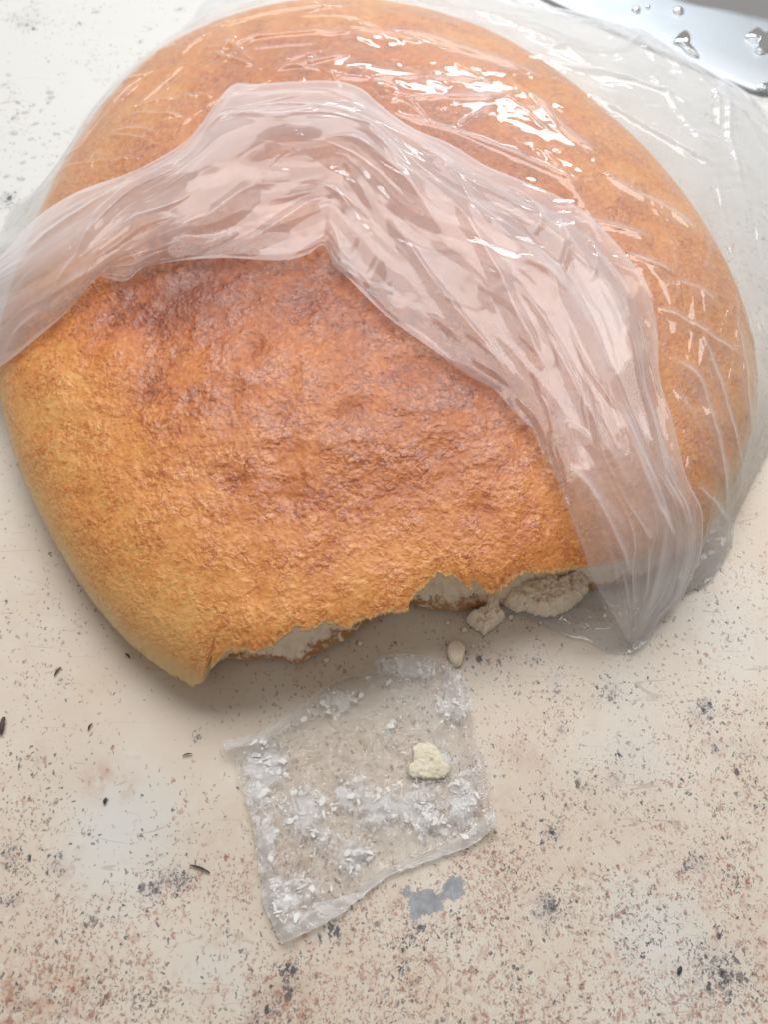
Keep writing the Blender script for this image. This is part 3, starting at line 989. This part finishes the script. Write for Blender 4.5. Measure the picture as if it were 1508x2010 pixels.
rA = row(ROW_A, 9, [(0, .003), (.1, .003), (.3, .005), (.4, .006), (.55, .005), (.8, .006), (.92, .008), (1, .002)])
rB = row(ROW_B, 8, [(0, .012), (.15, .012), (.3, .016), (.4, .019), (.55, .016), (.7, .014), (.85, .014), (.95, .010), (1, .002)])
rC = row(ROW_C, 8, [(0, .007), (.2, .007), (.4, .011), (.55, .011), (.7, .012), (.85, .014), (.95, .010), (1, .002)])
rD = row(ROW_D, 12, [(0, .002), (.3, .0016), (.4, .003), (.5, .002), (.75, .004), (.86, .008), (.95, .008), (1, .002)])
rAB = 0.5 * (rA + rB)
rAB[:, 2] = 0.35 * rA[:, 2] + 0.65 * rB[:, 2]
rows = np.stack([rA, rAB, rB, rC, rD], 1)


def loft(rows, n):
    k = rows.shape[1]
    Q = np.concatenate([2 * rows[:, :1] - rows[:, 1:2], rows, 2 * rows[:, -1:] - rows[:, -2:-1]], 1)
    t = np.linspace(0, k - 1 - 1e-9, n)
    i = t.astype(int)
    f = (t - i)[None, :, None]
    p0, p1, p2, p3 = Q[:, i], Q[:, i + 1], Q[:, i + 2], Q[:, i + 3]
    return 0.5 * ((2 * p1) + (-p0 + p2) * f + (2 * p0 - 5 * p1 + 4 * p2 - p3) * f ** 2 + (-p0 + 3 * p1 - 3 * p2 + p3) * f ** 3)


def normals(P):
    a = np.gradient(P, axis=0)
    b = np.gradient(P, axis=1)
    n = np.cross(a, b)
    n /= np.linalg.norm(n, axis=2)[..., None] + 1e-12
    return -n if n[..., 2].mean() < 0 else n


NVC = 210
P = loft(rows, NVC)
u = np.linspace(0, 1, NC)[:, None]
v = np.linspace(0, 1, NVC)[None]
L = 0.62 * u + 0 * v
wid = np.linalg.norm(rows[:, 0] - rows[:, -1], axis=1)[:, None] * 0.5 + 0.045
wv = v * np.minimum(wid, 0.075)
fade = sstep(0, 0.03, v) * sstep(1, 0.96, v) * sstep(1.0, 0.94, u)
f1 = 0.0015 * crumple(L * 0.5, wv, 3, 0.026, 81, PI / 2, 0.45, 0.4) * (0.4 + sstep(-0.2, 0.3, pn(L * 11, v * 2, 82)))
f2 = 0.00026 * crumple(L * 0.5, wv, 4, 0.008, 83, PI / 2, 0.6, 0.4) * sstep(-0.15, 0.3, pn(L * 16, v * 3, 84))
f3 = 0.0009 * crumple(L, wv, 5, 0.022, 85, PI / 2, 0.9, 0.25) * sstep(-0.05, 0.3, fbm(L * 12, v * 2.5, 86, 2))
f4 = 0.0012 * np.maximum(0, 1 - np.abs(fbm(L * 8, v * 6, 87, 2)) / 0.07) * sstep(0.0, 0.25, pn(L * 9, v * 2.2, 88))
disp = (f1 + f2 + f3 + f4) * fade
P = P + normals(P) * disp[..., None]
for pts, wd, hh in [([(600, 300), (700, 300), (800, 380)], 1.0, 1.6), ([(1050, 470), (1060, 440), (1046, 400), (1000, 360)], 1.0, 2.0), ([(1100, 545), (1115, 480), (1090, 430)], 1.0, 2.0), ([(1160, 560), (1175, 500), (1150, 450)], 1.0, 1.8), ([(760, 420), (860, 560), (960, 680), (1050, 790)], 1.2, 1.8), ([(240, 520), (330, 470), (440, 450)], 1.0, 1.8), ([(380, 470), (430, 455), (440, 440)], 0.9, 1.8), ([(100, 560), (150, 500), (190, 440)], 1.0, 1.8), ([(1010, 560), (1060, 640), (1120, 760), (1180, 880), (1240, 1000)], 1.6, 2.6), ([(880, 400), (960, 520), (1010, 620), (1070, 740)], 2.0, 2.4),
                    ([(1078, 905), (1140, 960), (1200, 1060), (1240, 1180), (1247, 1260)], 1.6, 3.0), ([(1120, 930), (1165, 1020), (1200, 1120), (1235, 1230)], 1.4, 2.2),
                    ([(1215, 800), (1240, 900), (1290, 1010), (1330, 1080)], 1.6, 2.4), ([(1300, 1000), (1290, 1120), (1262, 1240)], 1.6, 2.4),
                    ([(1262, 1050), (1266, 1150), (1256, 1245)], 1.4, 2.0), ([(640, 500), (662, 545), (690, 570)], 1.4, 2.2), ([(830, 300), (900, 380), (960, 480)], 2.2, 2.4),
                    ([(1010, 520), (1080, 555), (1100, 600)], 1.4, 1.8), ([(430, 480), (520, 440), (620, 385), (660, 372)], 1.8, 2.2), ([(300, 500), (420, 420), (520, 350)], 2.0, 2.4),
                    ([(0, 660), (90, 590), (180, 520)], 1.8, 2.0), ([(50, 500), (140, 430), (270, 352)], 1.8, 2.4), ([(400, 275), (460, 250), (560, 262), (640, 232)], 1.8, 2.2),
                    ([(700, 240), (740, 300), (800, 380), (870, 470)], 2.2, 2.4), ([(500, 505), (590, 470), (640, 440)], 1.5, 2.0)]:
    # creases are laid along the surface where they are seen
    c3 = hit(np.array(pts, float)[:, 0], np.array(pts, float)[:, 1], lambda a, b: mem_z(a, b) + 0.010)[:, :2]
    P[..., 2] += ridge(P[..., 0], P[..., 1], catmull(c3, 24), wd * 0.0011, hh * 0.0008) * fade
fl = np.maximum(mem_z(P[..., 0], P[..., 1]), 0.001) + 0.0024
P[..., 2] = np.maximum(P[..., 2], fl)
hzc = (0.85 + 0.30 * fbm(L * 10, v * 3, 89, 3) + 0.35 * np.exp(-((v - 0.52) / 0.16) ** 2) - 0.2 * sstep(0.75, 0.95, v)) * (1 + 0.35 * np.exp(-((v - 0.02) / 0.02) ** 2) + 0.3 * np.exp(-((v - 0.99) / 0.012) ** 2))
link('folded_mouth', P.reshape(-1, 3), grid_faces(NC, NVC), M_cuff, bag, attrs=dict(haze=hzc))

# second layer of the mouth, lying closer to the loaf
k = 0.12
inA = rA * (1 - k) + rB * k
inD = rD * 0.90 + rC * 0.10
rows2 = np.stack([inA, 0.66 * inA + 0.34 * inD, 0.34 * inA + 0.66 * inD, inD], 1)
P2 = loft(rows2, 140)
v2 = np.linspace(0, 1, 140)[None]
L2 = 0.62 * u + 0 * v2
b2 = np.maximum(mem_z(P2[..., 0], P2[..., 1]), 0.001)
d2 = 0.0016 + 0.0016 * sstep(-0.2, 0.4, fbm(L2 * 12, v2 * 4, 91, 3)) + 0.0007 * (tri(v2 * 6 + 1.2 * fbm(L2 * 11, v2 * 2, 92, 2)) + 1)
top_lim = np.maximum(P2[..., 2] - 0.001, b2 + 0.0004)
P2[..., 2] = b2 + np.clip(d2 * 0.6, 0.0006, 0.0019)
link('inner_layer', P2.reshape(-1, 3), grid_faces(NC, 140), M_body, bag, attrs=dict(haze=1.0 + 0.3 * fbm(L2 * 10, v2 * 4, 93, 2)))

# lower sheet of the bag, on the counter under the loaf and out at the right
LOWB = np.array([(930, 1200), (995, 1204), (1046, 1213), (1078, 1229), (1116, 1248), (1155, 1258), (1183, 1272), (1212, 1281), (1247, 1278), (1276, 1254), (1301, 1214), (1349, 1163), (1399, 1134), (1440, 1058)], float)
UPB = np.array([(930, 1120), (1000, 1100), (1080, 1090), (1150, 1085), (1200, 1080), (1260, 1060), (1320, 1030), (1380, 1000)], float)
la_ = catmull(at_z(LOWB[:, 0], LOWB[:, 1], 0.0014)[:, :2], 260)
ub_ = catmull(at_z(UPB[:, 0], UPB[:, 1], 0.0014)[:, :2], 260)
v = np.linspace(0, 1, 90)[None, :, None]
XY = la_[:, None] * (1 - v) + ub_[:, None] * v
x, y = XY[..., 0], XY[..., 1]
vv = v[..., 0]
z = 0.0014 + 0.0018 * sstep(0, 0.12, vv) * sstep(0.9, 0.5, vv) * (0.6 + crumple(x, y, 5, 0.016, 95)) + 0.0005 * crumple(x, y, 4, 0.006, 96) * sstep(0, 0.05, vv)
z = np.maximum(z, 0.0006)
z = np.where(sample(SD, x, y) > 0.03, np.minimum(z, 0.0014), z)
link('lower_sheet', np.stack([x, y, z], -1).reshape(-1, 3), grid_faces(260, 90), M_sheet, bag, attrs=dict(haze=0.95 + 0.0 * x))

# ------------------------------------------------------------------ scrap of film in front
FT = np.array([(440, 1459), (519, 1436), (566, 1408), (621, 1361), (668, 1333), (723, 1320), (747, 1290), (798, 1285), (881, 1297)], float)
FR = np.array([(881, 1297), (909, 1329), (930, 1403), (932, 1450), (955, 1491), (962, 1547), (974, 1621)], float)
FB = np.array([(552, 1854), (580, 1841), (649, 1807), (705, 1765), (751, 1728), (798, 1707), (867, 1682), (928, 1660), (974, 1621)], float)
FL = np.array([(440, 1459), (447, 1478), (463, 1490), (468, 1528), (480, 1566), (496, 1621), (510, 1714), (519, 1779), (552, 1854)], float)
nu, nv = 330, 330
T, B_ = catmull(FT, nu), catmull(FB, nu)
Lf, Rf = catmull(FL, nv), catmull(FR, nv)
uu = np.linspace(0, 1, nu)[:, None, None]
vv = np.linspace(0, 1, nv)[None, :, None]
PX = (1 - vv) * T[:, None] + vv * B_[:, None] + (1 - uu) * Lf[None] + uu * Rf[None] - ((1 - uu) * (1 - vv) * T[0] + uu * (1 - vv) * T[-1] + (1 - uu) * vv * B_[0] + uu * vv * B_[-1])
W3 = at_z(PX[..., 0], PX[..., 1], 0.001)
x, y = W3[..., 0], W3[..., 1]
u2, v2 = uu[..., 0], vv[..., 0]
ed = np.minimum(np.minimum(u2, 1 - u2), np.minimum(v2, 1 - v2))
x = x + 0.0006 * pn(x * 400, y * 400, 101) * (ed < 0.01)
y = y + 0.0006 * pn(x * 400, y * 400 + 9, 102) * (ed < 0.01)
z = 0.0012 + 0.0017 * (crumple(x, y, 6, 0.010, 103) * sstep(-0.25, 0.2, fbm(x * 40, y * 40, 104, 2)) + 0.7)
z += 0.0010 * crumple(x, y, 4, 0.0045, 105) * sstep(0.0, 0.3, fbm(x * 55, y * 55, 106, 2))
z += 0.0007 * np.exp(-((v2 - 0.95) / 0.025) ** 2) * sstep(0, 0.1, u2) + 0.0018 * np.exp(-((u2 - 0.05) / 0.03) ** 2) * sstep(0.25, 0.5, v2)
z += 0.004 * np.exp(-((v2 - 0.05) / 0.04) ** 2) * sstep(0.45, 0.1, u2)
z += 0.0025 * np.exp(-((u2 - 0.96) / 0.03) ** 2) * sstep(0.0, 0.2, v2)
z = np.maximum(z, 0.0006)


def fblob(lst):
    s = np.zeros_like(x)
    for (px, py, rx, ry, a) in lst:
        s = np.maximum(s, a * np.exp(-((PX[..., 0] - px) / rx) ** 2 - ((PX[..., 1] - py) / ry) ** 2))
    return s


flour = fblob([(520, 1500, 45, 50, 1.0), (505, 1560, 30, 40, .8), (800, 1310, 70, 30, .95), (660, 1380, 50, 30, .7), (890, 1380, 40, 50, .85), (600, 1590, 60, 60, .75), (680, 1560, 50, 50, .6),
               (740, 1590, 60, 50, .7), (830, 1590, 60, 60, .75), (910, 1570, 40, 60, .95), (700, 1680, 40, 40, .75), (560, 1760, 70, 60, .75), (520, 1650, 25, 60, .8), (850, 1500, 40, 30, .8),
               (870, 1620, 40, 25, .7), (630, 1640, 50, 40, .5), (780, 1440, 50, 40, .45)])
strip_w = 0.045 + 0.06 * np.exp(-((u2 - 0.95) / 0.12) ** 2) + 0.09 * np.exp(-((u2 - 0.12) / 0.16) ** 2) + 0.02 * pn(u2 * 7, u2 * 0 + 4, 109)
hz = 0.35 + 2.3 * sstep(0.0, 0.012, v2 - 1 + strip_w) * sstep(0.02, 0.1, u2) + 2.0 * np.exp(-((u2 - 0.03) / 0.03) ** 2) * sstep(0.2, 0.5, v2) + 1.6 * np.exp(-((v2 - 0.02) / 0.04) ** 2) * sstep(0.6, 0.1, u2)
hz += 1.6 * (1 - sstep(0, 0.006, ed))
scrap = link('film_scrap', np.stack([x, y, z], -1).reshape(-1, 3), grid_faces(nu, nv), M_film, attrs=dict(haze=hz, flour=flour))
tag(scrap, 'torn square scrap of crinkled clear film smeared with white dough on the counter', 'film')


r = np.random.default_rng(77)
ii = r.integers(6, nu - 6, 26000)
jj = r.integers(6, nv - 6, 26000)
cl_ = fbm(x * 230, y * 230, 108, 4, 0.65)
ok = r.random(26000) < np.clip(flour[ii, jj] * 0.9 - 0.15, 0.012, 1) * sstep(-0.05, 0.3, cl_[ii, jj])
ii, jj = ii[ok][:560], jj[ok][:560]
FV, FF = [], []
for a, b in zip(ii, jj):
    m = 10
    rad = 0.0003 + 0.0016 * r.random() ** 2.5
    asp = 0.2 + 0.6 * r.random()
    rt_ = r.random() * PI
    base_i = len(FV)
    c = np.array([x[a, b], y[a, b], z[a, b] + 0.00025])
    tl_ = (r.random(2) - 0.5) * 0.5
    for q in range(m):
        an = 2 * PI * q / m
        rr_ = rad * (0.65 + 0.55 * r.random())
        px_, py_ = rr_ * math.cos(an), rr_ * asp * math.sin(an)
        X_, Y_ = px_ * math.cos(rt_) - py_ * math.sin(rt_), px_ * math.sin(rt_) + py_ * math.cos(rt_)
        FV.append(c + np.array([X_, Y_, X_ * tl_[0] + Y_ * tl_[1]]))
    FV.append(c + np.array([0, 0, 0.00012]))
    for q in range(m):
        FF.append((base_i + q, base_i + (q + 1) % m, base_i + m))
M_dough = mat_plain('dried_white_dough', (0.84, 0.83, 0.80), 0.7, 0.12)
fk_ = link('dough_flakes', np.array(FV), np.array(FF), M_dough, scrap, smooth=False)
fk_['kind'] = 'stuff'


# ------------------------------------------------------------------ crumbs, splinters, drops
def lump(name, outline, z0, h, mat, label, seed, rough=1.0, toast=0.0, cat='crumb', flat=0.6, na=220, nr=60):
    """a torn piece whose outline follows photographed pixels; rounded and pitted, flat below"""
    q = np.array(outline, float)
    w = at_z(q[:, 0], q[:, 1], z0 + h * 0.35)[:, :2]
    c = w.mean(0)
    cur = catmull(w, 200, closed=True) - c
    an = np.arctan2(cur[:, 1], cur[:, 0])
    ra = np.hypot(cur[:, 0], cur[:, 1])
    o = np.argsort(an)
    an, ra = an[o], ra[o]
    an = np.concatenate([an - 2 * PI, an, an + 2 * PI])
    ra = np.tile(ra, 3)
    th = np.linspace(-PI, PI, na, endpoint=False)
    r0 = np.interp(th, an, ra)
    ex, ey = np.cos(th) * r0, np.sin(th) * r0
    r0 = r0 * (1 + rough * (0.10 * fbm(ex * 420 + seed, ey * 420, seed + 3, 4, 0.6) + 0.10 * pn(ex * 190 + seed, ey * 190, seed + 4)))
    rho = np.linspace(0, 1, nr)[None] ** 0.75
    R_ = r0[:, None] * rho
    px, py = R_ * np.cos(th)[:, None], R_ * np.sin(th)[:, None]
    n = fbm(px * 170 + seed, py * 170, seed, 5, 0.55) + 0.35 * fbm(px * 700, py * 700 + seed, seed + 5, 3, 0.6)
    pit = np.maximum(0, pn(px * 380 + 3 + seed, py * 380, seed + 9) - 0.12)
    prof = np.clip(1 - rho ** (1.5 / flat), 0, 1) ** 0.55
    zz = h * prof * (0.82 + rough * 0.28 * n - 0.5 * rough * pit) + h * 0.06
    zz[:, -1] = 0.0
    zz = np.maximum(zz, 0.0) + z0
    IFr = grid_faces(na, nr, True)
    px, py, zz = px.ravel(), py.ravel(), zz.ravel()
    V = np.stack([px + c[0], py + c[1], zz], -1)
    ob = link(name, V - np.array([c[0], c[1], z0]), IFr, mat, attrs=dict(toast=np.full(len(V), toast)))
    ob.location = (c[0], c[1], z0)
    return tag(ob, label, cat)


lump('bread_chunk', [(992, 1166), (1012, 1144), (1060, 1130), (1110, 1128), (1150, 1118), (1158, 1140), (1150, 1165), (1120, 1190), (1080, 1206), (1040, 1195), (1008, 1192), (995, 1178)],
     0.002, 0.012, M_crumb, 'largest white lump of torn crumb under the crust beside the bag mouth', 3, 1.0, 0.12)
lump('bread_chunk', [(958, 1165), (978, 1170), (984, 1190), (992, 1208), (975, 1222), (955, 1240), (935, 1228), (918, 1216), (926, 1200), (948, 1196), (956, 1182)],
     0.0008, 0.011, M_crumb, 'ragged white crumb fallen on the counter below the torn edge of the loaf', 14, 1.1)
lump('bread_chunk', [(884, 1262), (900, 1256), (914, 1268), (912, 1290), (904, 1306), (888, 1302), (880, 1284)], 0.0014, 0.0028, M_crumb,
     'small flat white crumb at the top right corner of the film scrap', 25, 0.8, flat=0.3)
lump('bread_chunk', [(812, 1466), (836, 1455), (862, 1470), (874, 1492), (886, 1508), (872, 1526), (846, 1530), (812, 1526), (802, 1508), (812, 1490)], 0.0026, 0.0018, M_pale,
     'pale yellow flat flake of crumb lying on top of the film scrap', 36, 0.9, flat=0.22)


# a few tiny crumbs scattered along the tear
r = np.random.default_rng(91)
for q, (px, py) in enumerate([(986, 1218), (1004, 1210), (912, 1236), (880, 1222), (640, 1296), (706, 1262), (1062, 1222), (930, 1268)]):
    k = 3.2 + 3.6 * r.random()
    ol = [(px + k * (0.7 + 0.6 * r.random()) * math.cos(a), py + k * (0.6 + 0.5 * r.random()) * math.sin(a)) for a in np.linspace(0, 2 * PI, 8)[:-1]]
    o = lump('small_crumb', ol, 0.0004, 0.0008 + 0.0008 * r.random(), M_crumb, 'tiny white crumb fallen on the counter by the torn edge', 50 + q, 1.0, na=40, nr=12)
    o['group'] = 'tiny crumbs fallen by the torn edge'


def sliver(name, a, b, wd, h, mat, label, cat, bend=0.0, seed=0):
    p = at_z(np.array([a[0], b[0]], float), np.array([a[1], b[1]], float), 0.0006)
    n = 22
    t = np.linspace(0, 1, n)
    d = p[1] - p[0]
    s = np.array([-d[1], d[0], 0]) / np.linalg.norm(d)
    V, F = [], []
    m = 8
    for i, k in enumerate(t):
        c = p[0] + d * k + s * bend * math.sin(PI * k)
        rad = 0.8 * wd * (0.35 + 0.65 * math.sin(PI * (0.08 + 0.84 * k))) * (1 + 0.35 * float(pn(np.array(k * 6.0), np.array(seed * 1.7), seed)))
        for j in range(m):
            an = 2 * PI * j / m
            V.append(c + s * rad * math.cos(an) + np.array([0, 0, h * (0.5 + 0.5 * math.sin(an)) * (0.6 + 0.4 * math.sin(PI * k))]))
    for i in range(n - 1):
        for j in range(m):
            F.append((i * m + j, i * m + (j + 1) % m, (i + 1) * m + (j + 1) % m, (i + 1) * m + j))
    F.append(tuple(range(m)))
    F.append(tuple((n - 1) * m + j for j in range(m)))
    V = np.array(V)
    o = link(name, V - p[0], F, mat)
    o.location = p[0]
    return tag(o, label, cat)


sliver('splinter', (372, 1698), (411, 1713), 0.00050, 0.0009, M_dark, 'thin dark brown splinter on the counter left of the film scrap', 'splinter', 0.0004, 3)
sliver('splinter', (2, 1442), (8, 1408), 0.0013, 0.0016, M_dark, 'thick dark splinter at the left edge of the photo', 'splinter', 0.0002, 5)
sliver('splinter', (173, 1434), (181, 1420), 0.00045, 0.0009, M_dark, 'tiny upright dark splinter on the bare counter near the left edge', 'splinter', 0.0004, 7)
sliver('splinter', (358, 1484), (377, 1480), 0.00035, 0.0007, M_dark, 'tiny brown splinter on the counter just left of the film corner', 'splinter', 0.0004, 8)
sliver('splinter', (106, 1327), (119, 1310), 0.00050, 0.0008, M_dark, 'dark splinter on the counter left of the lower corner of the loaf', 'splinter', 0.0003, 9)
sliver('splinter', (245, 1283), (254, 1292), 0.00045, 0.0008, M_chip, 'small black fleck touching the shadow by the lower left of the loaf', 'fleck', 0.0003, 10)
sliver('grit', (205, 1578), (208, 1566), 0.00085, 0.0010, M_chip, 'small black wedge of grit under the tan stain', 'grit', 0.0001, 12)
sliver('grit', (1332, 1913), (1338, 1897), 0.0009, 0.0005, M_chip, 'black diamond shaped grit at the lower right of the counter', 'grit', 0.0, 13)


def drop(outline, z0, h, label, group=None, n=72, mat=None):
    q = np.array(outline, float)
    w = at_z(q[:, 0], q[:, 1], z0)[:, :2]
    c = w.mean(0)
    cur = catmull(w, n, closed=True) - c
    V, F = [], []
    rings = 14
    for i in range(rings):
        k = math.cos(PI / 2 * i / rings)
        zz = h * math.sin(PI / 2 * i / rings) ** 0.9
        for p in cur:
            V.append((p[0] * k, p[1] * k, zz))
    V.append((0, 0, h))
    for i in range(rings - 1):
        for j in range(n):
            F.append((i * n + j, i * n + (j + 1) % n, (i + 1) * n + (j + 1) % n, (i + 1) * n + j))
    for j in range(n):
        F.append(((rings - 1) * n + j, (rings - 1) * n + (j + 1) % n, len(V) - 1))
    F.append(tuple(range(n - 1, -1, -1)))
    o = link('water_drop', np.array(V), F, mat or M_water, attrs=dict(haze=np.ones(len(V))))
    o.location = (c[0], c[1], z0)
    tag(o, label, 'water drop', group)
    return o


def circ(px, py, rx, ry=None):
    ry = ry or rx * 0.72
    return [(px + rx * math.cos(a), py + ry * math.sin(a)) for a in np.linspace(0, 2 * PI, 9)[:-1]]


ZS = 0.0031
drop(circ(1250, 20, 9), ZS, 0.0016, 'round water drop on the steel rim, left one of a close pair', 'water drops on the steel rim')
drop(circ(1272, 14, 5.5), ZS, 0.0011, 'smaller round water drop on the steel rim, right one of a close pair', 'water drops on the steel rim')
drop(circ(1333, 22, 11), ZS, 0.0017, 'oval water drop alone in the middle of the steel rim', 'water drops on the steel rim')
drop([(1322, 84), (1334, 66), (1347, 60), (1356, 72), (1358, 92), (1374, 114), (1352, 108), (1336, 92)], ZS, 0.0024, 'tall pear shaped water drop on the steel beside the bag edge', 'water drops on the steel rim')
drop([(1462, 72), (1480, 58), (1490, 55), (1502, 64), (1520, 66), (1520, 94), (1498, 108), (1482, 104), (1486, 88), (1474, 82)], ZS, 0.0024, 'largest jagged water drop on the steel at the right edge', 'water drops on the steel rim')
drop([(1486, 172), (1496, 164), (1512, 163), (1520, 172), (1510, 178), (1494, 178)], ZS, 0.0014, 'flat water drop at the outer edge of the steel rim', 'water drops on the steel rim')
first = None
r = np.random.default_rng(5)
for k, (px, py) in enumerate([(97, 181), (100, 190), (80, 215), (28, 182), (62, 206), (26, 260), (60, 272), (85, 282), (110, 262), (48, 220), (68, 242), (104, 242), (50, 300), (66, 308), (44, 318), (16, 146), (8, 165),
                              (34, 200), (12, 345), (40, 350)]):
    if first is None:
        first = drop(circ(px, py, 8, 3.4), 0.0003, 0.0006, 'tiny clear water drop on the pale counter left of the bag', 'tiny water drops on the counter', 28, M_thin_water)
        o = first
    else:
        o = first.copy()
        C.objects.link(o)
        p = at_z(np.array(px * 1.0), np.array(py * 1.0), 0.0004)
        o.location = p
        o.rotation_euler = (0, 0, r.random() * 1.2 - 0.6)
        q = 0.5 + 0.6 * r.random()
        o.scale = (q, q * (0.7 + 0.5 * r.random()), q)
